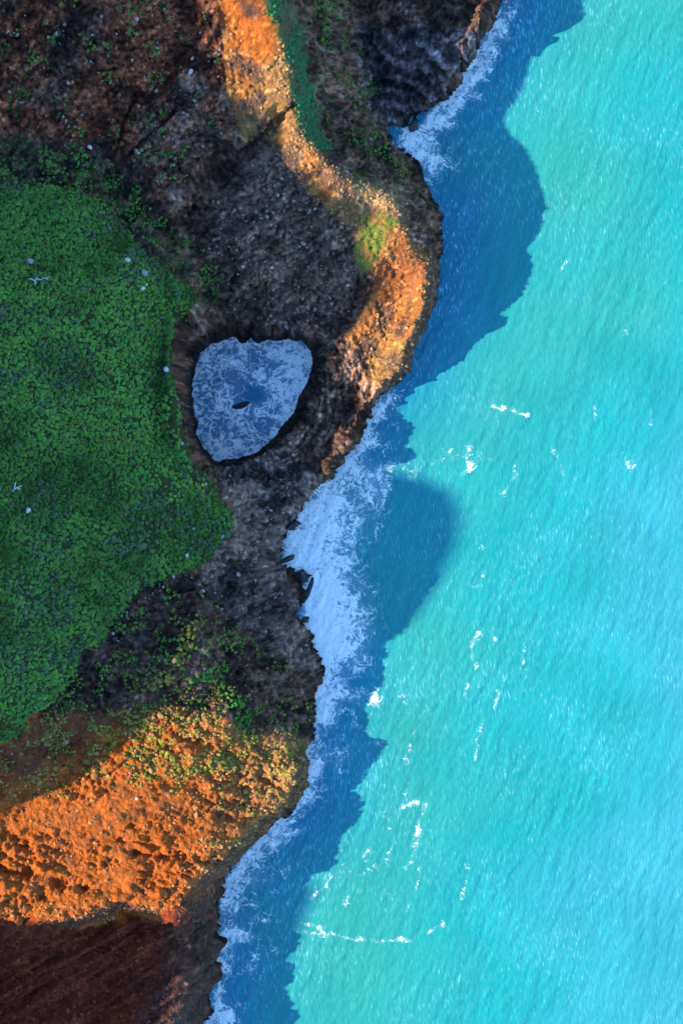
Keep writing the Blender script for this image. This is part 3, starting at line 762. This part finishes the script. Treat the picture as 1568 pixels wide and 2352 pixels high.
# the pool inside the pit is a piece of its own, so cut it out of the sea
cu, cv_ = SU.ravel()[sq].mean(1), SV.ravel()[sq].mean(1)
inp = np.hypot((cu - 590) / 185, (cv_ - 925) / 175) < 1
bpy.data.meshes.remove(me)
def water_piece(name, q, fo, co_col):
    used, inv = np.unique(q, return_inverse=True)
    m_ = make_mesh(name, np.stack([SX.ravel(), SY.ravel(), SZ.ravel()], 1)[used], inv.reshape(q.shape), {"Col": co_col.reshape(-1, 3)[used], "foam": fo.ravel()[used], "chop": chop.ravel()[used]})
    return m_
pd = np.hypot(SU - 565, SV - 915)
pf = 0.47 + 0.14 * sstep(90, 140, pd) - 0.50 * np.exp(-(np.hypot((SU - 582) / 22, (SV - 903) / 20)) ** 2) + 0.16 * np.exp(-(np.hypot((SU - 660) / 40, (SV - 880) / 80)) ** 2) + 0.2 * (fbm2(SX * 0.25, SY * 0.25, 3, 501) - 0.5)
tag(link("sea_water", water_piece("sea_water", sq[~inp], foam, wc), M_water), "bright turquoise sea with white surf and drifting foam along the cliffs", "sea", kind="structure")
tag(link("pool_water", water_piece("pool_water", sq[inp], pf, wc * 0 + np.array((0.006, 0.150, 0.255))), water_material("churning_pool_water", 0.62)), "churning blue water laced with foam inside the round pit", "water", kind="structure")

# ------------------------------------------------------------------ shrubs
def grid_index(x, y):
    i = np.clip(np.searchsorted(gx, x), 1, len(gx) - 1); j = np.clip(np.searchsorted(gy, y), 1, len(gy) - 1)
    i -= (x - gx[i - 1]) < (gx[i] - x); j -= (y - gy[j - 1]) < (gy[j] - y)
    return j, i

def ico(sub):
    import bmesh
    bm = bmesh.new(); bmesh.ops.create_icosphere(bm, subdivisions=sub, radius=1.0)
    co = np.array([v.co[:] for v in bm.verts]); fc = np.array([[v.index for v in f.verts] for f in bm.faces]); bm.free()
    return co, fc

ICO2, ICO2F = ico(2)
ICO3, ICO3F = ico(3)
def shrub_shape(seed, co=ICO2, fc=ICO2F):
    r = np.random.default_rng(seed)
    nb = int(r.integers(8, 15))
    b = r.normal(size=(nb, 3)); b[:, 2] = np.abs(b[:, 2]) * 0.9; b /= np.linalg.norm(b, axis=1)[:, None]
    d = co @ b.T
    bump = np.max(np.clip((d - 0.70) / 0.30, 0, 1) ** 0.5 * r.uniform(0.15, 0.55, nb), axis=1)
    rad = 0.66 + bump + r.normal(0, 0.07, len(co))
    c = co * rad[:, None] * np.array([r.uniform(0.75, 1.25), r.uniform(0.75, 1.25), 0.85])
    keepf = (co[fc][:, :, 2].mean(1) > -0.35)
    f = fc[keepf]; used, inv = np.unique(f, return_inverse=True)
    tint = 0.6 + r.uniform(0, 0.55, len(co))
    return c[used], inv.reshape(f.shape), tint[used]

def boulder_shape(seed):
    r = np.random.default_rng(seed)
    c = ICO2.copy()
    for _ in range(11):                                   # chisel flat faces
        n = r.normal(size=3); n /= np.linalg.norm(n); d0 = r.uniform(0.45, 0.8)
        d = c @ n; over = np.clip(d - d0, 0, None); c -= np.outer(over, n)
    c *= r.uniform(0.75, 1.25, 3); c += r.normal(0, 0.025, c.shape)
    keepf = (ICO2[ICO2F][:, :, 2].mean(1) > -0.6)
    f = ICO2F[keepf]; used, inv = np.unique(f, return_inverse=True)
    return c[used], inv.reshape(f.shape), np.ones(len(used))

def leaf_material():
    k = Nodes("shrub_leaves"); pos = k.coords(); c = k.attr("Col")
    a = k.noise(pos, 5.0, 4, 0.7)
    f = k.remap(a, 0.3, 0.7, 0.6, 1.4)
    cc = k.n("ShaderNodeCombineColor")
    for i in range(3): k.set(cc.inputs[i], f)
    k.set(k.b.inputs["Base Color"], k.mix(1.0, c, cc.outputs[0], 'MULTIPLY'))
    k.b.inputs["Roughness"].default_value = 0.75; k.b.inputs["Specular IOR Level"].default_value = 0.15
    bp = k.n("ShaderNodeBump"); bp.inputs["Strength"].default_value = 1.0; bp.inputs["Distance"].default_value = 0.12
    k.set(bp.inputs["Height"], k.noise(pos, 9.0, 3, 0.7)); k.set(k.b.inputs["Normal"], bp.outputs[0])
    return k.m
M_leaf = leaf_material()

SHRUBS = [shrub_shape(100 + i) for i in range(12)]
ROCKS = [boulder_shape(300 + i) for i in range(14)]

def scatter(spacing, x0, x1, y0, y1, dens_fn, seed):
    r = np.random.default_rng(seed)
    xs, ys = np.meshgrid(np.arange(x0, x1, spacing), np.arange(y0, y1, spacing * 0.87))
    xs = xs + (np.arange(xs.shape[0]) % 2)[:, None] * spacing * 0.5
    xs = (xs + r.uniform(-.38, .38, xs.shape) * spacing).ravel(); ys = (ys + r.uniform(-.38, .38, ys.shape) * spacing).ravel()
    j, i = grid_index(xs, ys)
    ok = r.random(len(xs)) < dens_fn(j, i)
    j, i = j[ok], i[ok]
    return np.stack([PX[j, i] , PY[j, i], PZ[j, i]], 1), j, i

ZK, ZB, ZS, ZD, ZL, ZLAWN, ZBOT, ZRED, ZG = z_knoll, z_band, z_strip, z_darkslope, z_lower, z_lawn, z_bottom, z_red, z_gold
clump = fbm2(X * 0.16, Y * 0.16, 4, 601); clump2 = fbm2(X * 0.45, Y * 0.45, 3, 603)
bare = sstep(0.30, 0.22, clump2)
line_green = np.exp(-(line_dist(wu, wv, [(430, 1560), (480, 1545), (520, 1580), (565, 1610), (562, 1680)]) / 17) ** 2)
belt = np.exp(-(line_dist(wu, wv, [(300, 1640), (360, 1700), (420, 1775), (480, 1765), (560, 1740)]) / 15) ** 2) + np.exp(-(line_dist(wu, wv, [(455, 1415), (430, 1480), (395, 1540), (345, 1570)]) / 15) ** 2)
def shrub_density(j, i):
    c, c2 = clump[j, i], clump2[j, i]
    d = ZK[j, i] * (1 - 0.7 * bare[j, i]) * 0.97
    d = np.maximum(d, ZB[j, i] * sstep(0.36, 0.58, c2) * 0.85)
    d = np.maximum(d, ZS[j, i] * (0.55 + 0.4 * sstep(0.40, 0.52, c2)))
    d = np.maximum(d, ZD[j, i] * sstep(0.48, 0.60, c2) * 0.75)
    d = np.maximum(d, ZL[j, i] * sstep(0.46, 0.60, c2) * 0.75)
    d = np.maximum(d, line_green[j, i] * 0.95)
    d = np.maximum(d, np.clip(belt[j, i], 0, 1) * 0.8)
    d = np.maximum(d, ZLAWN[j, i] * 0.35)
    top = ZRED[j, i] * sstep(1850, 1720, V[j, i]) * sstep(0.40, 0.54, c2) * 0.85
    d = np.maximum(d, top * (1 - ZK[j, i]))
    d = np.maximum(d, ZRED[j, i] * sstep(400, 560, U[j, i]) * (1 - ZBOT[j, i]) * sstep(0.52, 0.62, c2) * 0.5)
    d = np.maximum(d, ZBOT[j, i] * sstep(330, 450, U[j, i]) * sstep(0.50, 0.60, c2) * 0.55)
    d = np.maximum(d, z_brown[j, i] * sstep(0.56, 0.66, c2) * 0.6)
    return d * (PZ[j, i] > 2.0)

pts, sj, si = scatter(0.60, -71, 30, -108, 104, shrub_density, 11)
n = len(pts)
kn = ZK[sj, si]; sm_ = ZS[sj, si]; c2 = clump2[sj, si]; c1 = clump[sj, si]
rad = rng.uniform(0.30, 0.56, n) * (0.72 + 0.28 * kn) * (1 - 0.05 * sm_)
rad *= np.where((line_green[sj, si] > 0.3) | (belt[sj, si] > 0.3), 1.3, 1.0)
rad *= np.where(rng.random(n) < 0.06, 1.35, 1.0) * np.where(ZLAWN[sj, si] > 0.3, 0.6, 1.0)
gcol = np.stack([0.054 + 0.052 * rng.random(n), 0.138 + 0.100 * rng.random(n), 0.016 + 0.018 * rng.random(n)], 1)
gcol *= (0.45 + 0.95 * sstep(0.32, 0.68, 0.55 * c1 + 0.45 * fbm2(pts[:, 0] * 0.055, pts[:, 1] * 0.055, 3, 703)))[:, None]
grey = (rng.random(n) < 0.08 + 0.40 * sstep(0.52, 0.66, fbm2(pts[:, 0] * 0.12, pts[:, 1] * 0.12, 3, 701))) & (kn > 0.5)
gcol[grey] = np.array((0.095, 0.150, 0.055)) * rng.uniform(0.6, 1.2, grey.sum())[:, None]
sun_yellow = (belt[sj, si] > 0.4) | ((ZRED[sj, si] > 0.4) & (kn < 0.5)) | (ZLAWN[sj, si] > 0.4) | ((ZL[sj, si] > 0.5) & (line_green[sj, si] < 0.3) & (rng.random(n) < 0.30))
gcol[sun_yellow] = np.array((0.24, 0.23, 0.030)) * rng.uniform(0.6, 1.3, sun_yellow.sum())[:, None]  # drier yellow-green, with the sunlit look put into the leaf colour
gcol[sm_ > 0.5] = np.array((0.050, 0.190, 0.062)) * rng.uniform(0.6, 1.25, (sm_ > 0.5).sum())[:, None]
btm = ZBOT[sj, si] > 0.5
gcol[btm] = np.array((0.075, 0.10, 0.04)) * rng.uniform(0.6, 1.2, btm.sum())[:, None]
print("shrubs", n)

def merged(name, idxs, shapes, P, R, C, mat, squash=0.8, tilt=True, seedv=1):
    r = np.random.default_rng(seedv)
    cos, fcs, cls = [], [], []; base = 0
    for k_ in idxs:
        c, f, rd = shapes[r.integers(len(shapes))]
        a = r.uniform(0, 6.28); ca, sa = math.cos(a), math.sin(a)
        q = np.stack([c[:, 0] * ca - c[:, 1] * sa, c[:, 0] * sa + c[:, 1] * ca, c[:, 2] * squash * r.uniform(0.8, 1.2)], 1) * R[k_] + P[k_]
        cos.append(q); fcs.append(f + base); cls.append(np.clip(C[k_] * rd[:, None], 0.003, 0.8)); base += len(q)
    return link(name, make_mesh(name, np.concatenate(cos), np.concatenate(fcs), {"Col": np.concatenate(cls)}, smooth=(name == "shrubbery")), mat)

def individuals(name, idxs, shapes, P, R, C, mat, label_fn, cat, nshade=4, squash=0.8, seedv=2):
    """one object per thing; alike ones share mesh data"""
    r = np.random.default_rng(seedv); cache = {}; out = []
    for k_ in idxs:
        si_ = int(r.integers(len(shapes))); key = (si_, tuple(np.round(np.log2(C[k_] + 1e-3) * 1.5).astype(int)))
        if key not in cache:
            c, f, rd = shapes[si_]
            q = c.copy(); q[:, 2] *= squash
            cc = np.clip(C[k_] * rd[:, None], 0.003, 0.8) * np.ones((len(q), 3))
            me_ = make_mesh(name, q, f, {"Col": cc}, smooth=(cat == 'shrub')); me_.materials.append(mat); cache[key] = me_
        o = bpy.data.objects.new(name, cache[key]); COL.objects.link(o)
        o.location = P[k_]; o.rotation_euler = (0, 0, r.uniform(0, 6.28)); s_ = R[k_]; o.scale = (s_, s_, s_ * r.uniform(0.85, 1.15))
        lab, grp = label_fn(k_); tag(o, lab, cat, grp)
        out.append(o)
    return out

pu, pv = uv_of(pts[:, 0], pts[:, 1], pts[:, 2])
vis = (pu > 6) & (pu < 1560) & (pv > 6) & (pv < 2346)
order = np.argsort(-(rad * (kn > 0.6) * vis * (1 + 0.004 * pts[:, 2])))
big_i = order[:290]; rest_i = order[290:]
PLACES = [((408, 850), "beside the left wall of the round pit"), ((430, 690), "on the knoll corner above the upper left of the pit"), ((500, 1200), "on the knoll point between pit and surf"),
          ((200, 490), "along the top edge of the knoll under the brown slope"), ((90, 1600), "on the lower tongue of the knoll above the red ridge"), ((150, 900), "in the middle of the wide green knoll"),
          ((335, 620), "near the pale stones on the upper knoll"), ((310, 1350), "at the lower edge of the knoll by the dark scree"), ((450, 1060), "at the lower left corner of the pit"), ((150, 1250), "on the knoll left of the surf cove")]
def place_of(u_, v_): return min(PLACES, key=lambda p: (p[0][0] - u_) ** 2 + (p[0][1] - v_) ** 2)[1]
def shrub_label(k_):
    tone_ = "grey-green" if grey[k_] else ("deep green" if gcol[k_, 1] < 0.19 else "bright green")
    return "rounded " + tone_ + " shrub " + place_of(pu[k_], pv[k_]), tone_ + " shrubs " + place_of(pu[k_], pv[k_])
individuals("shrub", big_i, SHRUBS, pts, rad, gcol, M_leaf, shrub_label, "shrub")
tag(merged("shrubbery", rest_i, SHRUBS, pts, rad, gcol, M_leaf), "dense low green shrubs covering the knoll and dotting the slopes", "shrubs", kind="stuff")

# ------------------------------------------------------------------ loose rocks
def rock_material():
    k = Nodes("loose_rock"); pos = k.coords(); c = k.attr("Col")
    f = k.remap(k.noise(pos, 4.0, 4, 0.65), 0.3, 0.7, 0.7, 1.3)
    cc = k.n("ShaderNodeCombineColor")
    for i in range(3): k.set(cc.inputs[i], f)
    k.set(k.b.inputs["Base Color"], k.mix(1.0, c, cc.outputs[0], 'MULTIPLY'))
    k.b.inputs["Roughness"].default_value = 0.9
    bp = k.n("ShaderNodeBump"); bp.inputs["Strength"].default_value = 0.7; bp.inputs["Distance"].default_value = 0.1
    k.set(bp.inputs["Height"], k.noise(pos, 7.0, 4, 0.65)); k.set(k.b.inputs["Normal"], bp.outputs[0])
    return k.m
M_rock = rock_material()
crest_line = [(640, 20), (655, 120), (668, 190), (665, 240), (645, 282), (680, 310), (720, 350), (765, 395), (800, 420), (850, 432), (900, 452), (925, 490), (935, 550), (975, 590), (995, 620), (990, 690), (955, 770), (935, 830), (890, 880)]
d_crest = line_dist(U, V, crest_line)
d_rim = line_dist(U, V, [(683, 1752), (680, 1790), (655, 1835), (585, 1890), (515, 1975), (430, 2045), (400, 2085), (300, 2098), (100, 2092), (0, 2085)])
def rock_density(j, i):
    c2 = clump2[j, i]
    d = ZG[j, i] * (0.20 + 0.65 * np.exp(-d_crest[j, i] / 26)) * (1 - 0.8 * z_redtop[j, i])
    d = np.maximum(d, np.exp(-(d_crest[j, i] / 16) ** 2) * 0.9)
    d = np.maximum(d, ZRED[j, i] * (1 - ZBOT[j, i]) * (0.12 + 0.85 * sstep(350, 540, U[j, i]) + 0.55 * sstep(1850, 1720, V[j, i])) * sstep(0.36, 0.6, c2))
    d = np.maximum(d, np.exp(-(d_rim[j, i] / 22) ** 2) * 0.5)
    d = np.maximum(d, z_spur[j, i] * (0.20 + sstep(0.48, 0.60, c2) * 0.5))
    d = np.maximum(d, ZBOT[j, i] * (0.08 + sstep(0.50, 0.62, c2) * 0.45))
    d = np.maximum(d, z_neck[j, i] * (0.22 + sstep(0.48, 0.62, c2) * 0.45))
    d = np.maximum(d, z_brown[j, i] * (0.14 + sstep(0.50, 0.62, c2) * 0.5))
    d = np.maximum(d, np.exp(-(np.abs(poly_dist(U[j, i], V[j, i], KNOLL) + 12) / 9) ** 2) * 0.35 * (X[j, i] > -45))
    return d * (1 - ZK[j, i]) * (1 - ZLAWN[j, i]) * (1 - ZS[j, i]) * (PZ[j, i] > 0.8)
rp, rj, ri = scatter(0.62, -71, 30, -108, 104, rock_density, 21)
m_ = len(rp)
rr = 0.15 + 0.36 * rng.random(m_) ** 2.0 + (rng.random(m_) < 0.06) * 0.25
lit_zone = np.maximum(ZG[rj, ri], ZRED[rj, ri] * (1 - ZBOT[rj, ri]))
rcol = col[rj, ri] * rng.uniform(0.9, 1.5, m_)[:, None]
rcol = rcol * (1 - lit_zone[:, None] * 0.6) + np.array((0.46, 0.25, 0.075)) * rng.uniform(0.7, 1.1, m_)[:, None] * lit_zone[:, None] * 0.6
pale = (rng.random(m_) < 0.17) & (ZBOT[rj, ri] < 0.5) & (lit_zone < 0.4)
rcol[pale] = np.array((0.34, 0.27, 0.23)) * rng.uniform(0.7, 1.2, pale.sum())[:, None]
print("rocks", m_)
ru, rv = uv_of(rp[:, 0], rp[:, 1], rp[:, 2])
rvis = (ru > 6) & (ru < 1560) & (rv > 6) & (rv < 2346)
ro = np.argsort(-(rr * rvis * (0.4 + lit_zone)))
RPLACES = [((600, 60), "on the red-orange top of the upper crest"), ((640, 190), "on the golden upper crest beside the green strip"), ((700, 350), "on the narrow crest below the gully notch"), ((860, 440), "on the crest above the small bright lawn"),
           ((950, 580), "on the red tip of the headland"), ((970, 690), "on the seaward edge of the headland"), ((900, 830), "at the lower end of the headland by the shaded water"), ((670, 1760), "on the seaward point of the red ridge"), ((600, 1870), "on the ridge edge above the surf"),
           ((450, 1680), "on the upper edge of the red ridge among bushes"), ((480, 1990), "on the lower crest edge of the red ridge"), ((280, 1800), "on the smooth middle of the red ridge"), ((250, 2080), "on the brink above the dark red slope"), ((80, 1950), "on the inland end of the red ridge")]
def rock_label(k_):
    w_ = min(RPLACES, key=lambda p: (p[0][0] - ru[k_]) ** 2 + (p[0][1] - rv[k_]) ** 2)[1]
    sz = "large" if rr[k_] > 0.5 else "rough"
    return sz + " sunlit boulder " + w_, sz + " boulders " + w_
individuals("boulder", ro[:290], ROCKS, rp, rr, rcol, M_rock, rock_label, "boulder")
tag(merged("rubble", ro[290:], ROCKS, rp, rr, rcol, M_rock), "loose rubble scattered over crests and shaded slopes", "rubble", kind="stuff")

# ------------------------------------------------------------------ single stones, dead wood, rocks in the water
land_ok = PZ > 0.3
def spot(u, v):
    """point of the land seen at survey point (u, v)"""
    d = (TU - u) ** 2 + (TV - v) ** 2
    d = np.where(land_ok, d, 1e9)
    c = np.argpartition(d.ravel(), 14)[:14]
    k_ = c[np.argmax(PZ.ravel()[c])]
    return np.array([PX.ravel()[k_], PY.ravel()[k_], PZ.ravel()[k_]])

def single_rock(name, u, v, size, colour, label, cat, seed, sink=0.3, at=None, stretch=(1, 1, 0.8), rot=None, rough=0.15):
    c, f, rd = boulder_shape(seed)
    r = np.random.default_rng(seed)
    c = c * np.array(stretch) * (1 + rough * (fbm3(c[:, 0] * 2.2, c[:, 1] * 2.2, c[:, 2] * 2.2, 3, seed) - 0.5)[:, None])
    me_ = make_mesh(name, c * size, f, {"Col": np.array(colour) * r.uniform(0.85, 1.1, len(c))[:, None]}, smooth=False)
    o = link(name, me_, M_rock); p = spot(u, v) if at is None else np.array(at)
    o.location = (p[0], p[1], p[2] + size * sink); o.rotation_euler = (0, 0, r.uniform(0, 6.28) if rot is None else rot)
    tag(o, label, cat); return o

WHITE = (0.62, 0.57, 0.50); GREY = (0.30, 0.27, 0.25); TANR = (0.46, 0.30, 0.13)
for i, (u, v, sz, colr, lab) in enumerate([
        (300, 597, 0.85, WHITE, "roundest white stone on the upper knoll, nearest the dark gully"),
        (338, 629, 0.95, GREY, "large grey stone with a dark hollow on the upper knoll"),
        (341, 655, 0.55, WHITE, "small white stone just below the large grey stone on the knoll"),
        (330, 668, 0.70, WHITE, "oval white stone lowest of the cluster on the upper knoll"),
        (77, 600, 0.95, GREY, "pale grey stone far left on the upper knoll near bleached twigs"),
        (382, 846, 0.95, WHITE, "chunky white block in the shrubs left of the pit"),
        (424, 1016, 0.75, WHITE, "white stone at the knoll edge beside the lower left of the pit"),
        (478, 1110, 0.60, WHITE, "small white stone on bare ground below the pit"),
        (70, 1169, 1.0, WHITE, "white boulder beside a dark hollow on the left of the knoll"),
        (437, 1275, 0.80, WHITE, "pale stone at the lower edge of the knoll near the dark bank"),
        (450, 1209, 0.55, GREY, "small grey stone in the shrubs on the knoll point"),
        (515, 1234, 0.75, GREY, "grey stone at the tip of the knoll point facing the surf"),
        (552, 1320, 0.90, GREY, "pale grey boulder on the black rocks above the surf cove"),
        (405, 1519, 0.80, TANR, "sunlit tan stone among yellow bushes on the dark slope"),
        (320, 1833, 0.80, WHITE, "white stone alone on the smooth orange ridge"),
        (440, 172, 0.95, WHITE, "white rock on the shaded brown slope left of the golden crest"),
        (205, 345, 0.75, WHITE, "white stone at the foot of the brown slope above the knoll"),
        (465, 1356, 0.6, GREY, "small pale stone under the dark bank below the knoll")]):
    single_rock("stone", u, v, sz * 0.72, colr, lab, "stone", 900 + i, 0.75)

SURF = (0.050, 0.045, 0.045)
for i, (u, v, sz, st, lab) in enumerate([
        (672, 1208, 1.5, (1.3, 1, .8), "wet black rock at the upper end of the white surf cove"),
        (664, 1283, 1.3, (1.5, .8, .7), "low black rock in the surf beside the narrow inlet"),
        (694, 1322, 1.9, (1.2, 1, .9), "largest wet black rock jutting into the white surf"),
        (708, 1356, 1.5, (1.7, .6, .7), "long black ledge streaked with foam below the largest surf rock"),
        (702, 1424, 1.3, (.8, 1.1, 1), "pointed black rock at the lower end of the surf cove"),
        (952, 292, 1.3, (1.4, .9, .8), "dark rock washed by foam at the mouth of the top cove")]):
    x_, y_ = world_xy(u, v); single_rock("surf_rock", u, v, sz, SURF, lab, "rock", 950 + i, at=(x_, y_, -0.1), sink=0.05, stretch=st, rough=1.5)
x_, y_ = world_xy(553, 930)
single_rock("islet", 553, 930, 1.75, (0.030, 0.027, 0.030), "small black rock islet in the middle of the foaming pit pool", "islet", 977, at=(x_, y_, 0.0), sink=0.1, stretch=(1.2, 0.6, 0.5), rot=0.15, rough=2.2)
def branch(u, v, pts, label):
    """bleached dead wood: a forked tapering stick"""
    p0 = spot(u, v) + np.array([0, 0, 0.75]); cos, fcs = [], []; base = 0
    for stick in pts:
        q = np.array([(a * S, -b * S, 0.10 * math.sin(i * 1.7)) for i, (a, b) in enumerate(stick)]) + p0
        nseg = len(q)
        for i in range(nseg):
            t = q[min(i + 1, nseg - 1)] - q[max(i - 1, 0)]; t /= np.linalg.norm(t)
            a = np.cross(t, (0, 0, 1)); a /= np.linalg.norm(a); b = np.cross(a, t); rad_ = 0.13 * (1 - 0.65 * i / nseg)
            for j in range(6): cos.append(q[i] + rad_ * (a * math.cos(j * 1.0472) + b * math.sin(j * 1.0472)))
        for i in range(nseg - 1):
            for j in range(6): fcs.append((base + i * 6 + j, base + i * 6 + (j + 1) % 6, base + (i + 1) * 6 + (j + 1) % 6, base + (i + 1) * 6 + j))
        base += nseg * 6
    co_ = np.array(cos)
    tag(link("dead_branch", make_mesh("dead_branch", co_ - p0, np.array(fcs), {"Col": np.full((len(co_), 3), 0.55)}), M_rock), label, "branch").location = p0
branch(95, 644, [[(-6, 10), (-6, 3), (-3, -2), (2, 0), (7, 1), (10, -3), (16, -2), (22, -6)], [(-6, 3), (-14, -1), (-20, -1)], [(16, -2), (20, 1)]], "twisted bleached dead branch lying on the upper left of the knoll")
branch(45, 1122, [[(-8, 6), (-3, 1), (2, -3), (8, -5), (13, -7)], [(-3, 1), (-2, -8), (0, -14)], [(2, -3), (9, 2)]], "forked bleached dead branch at the left edge of the knoll")
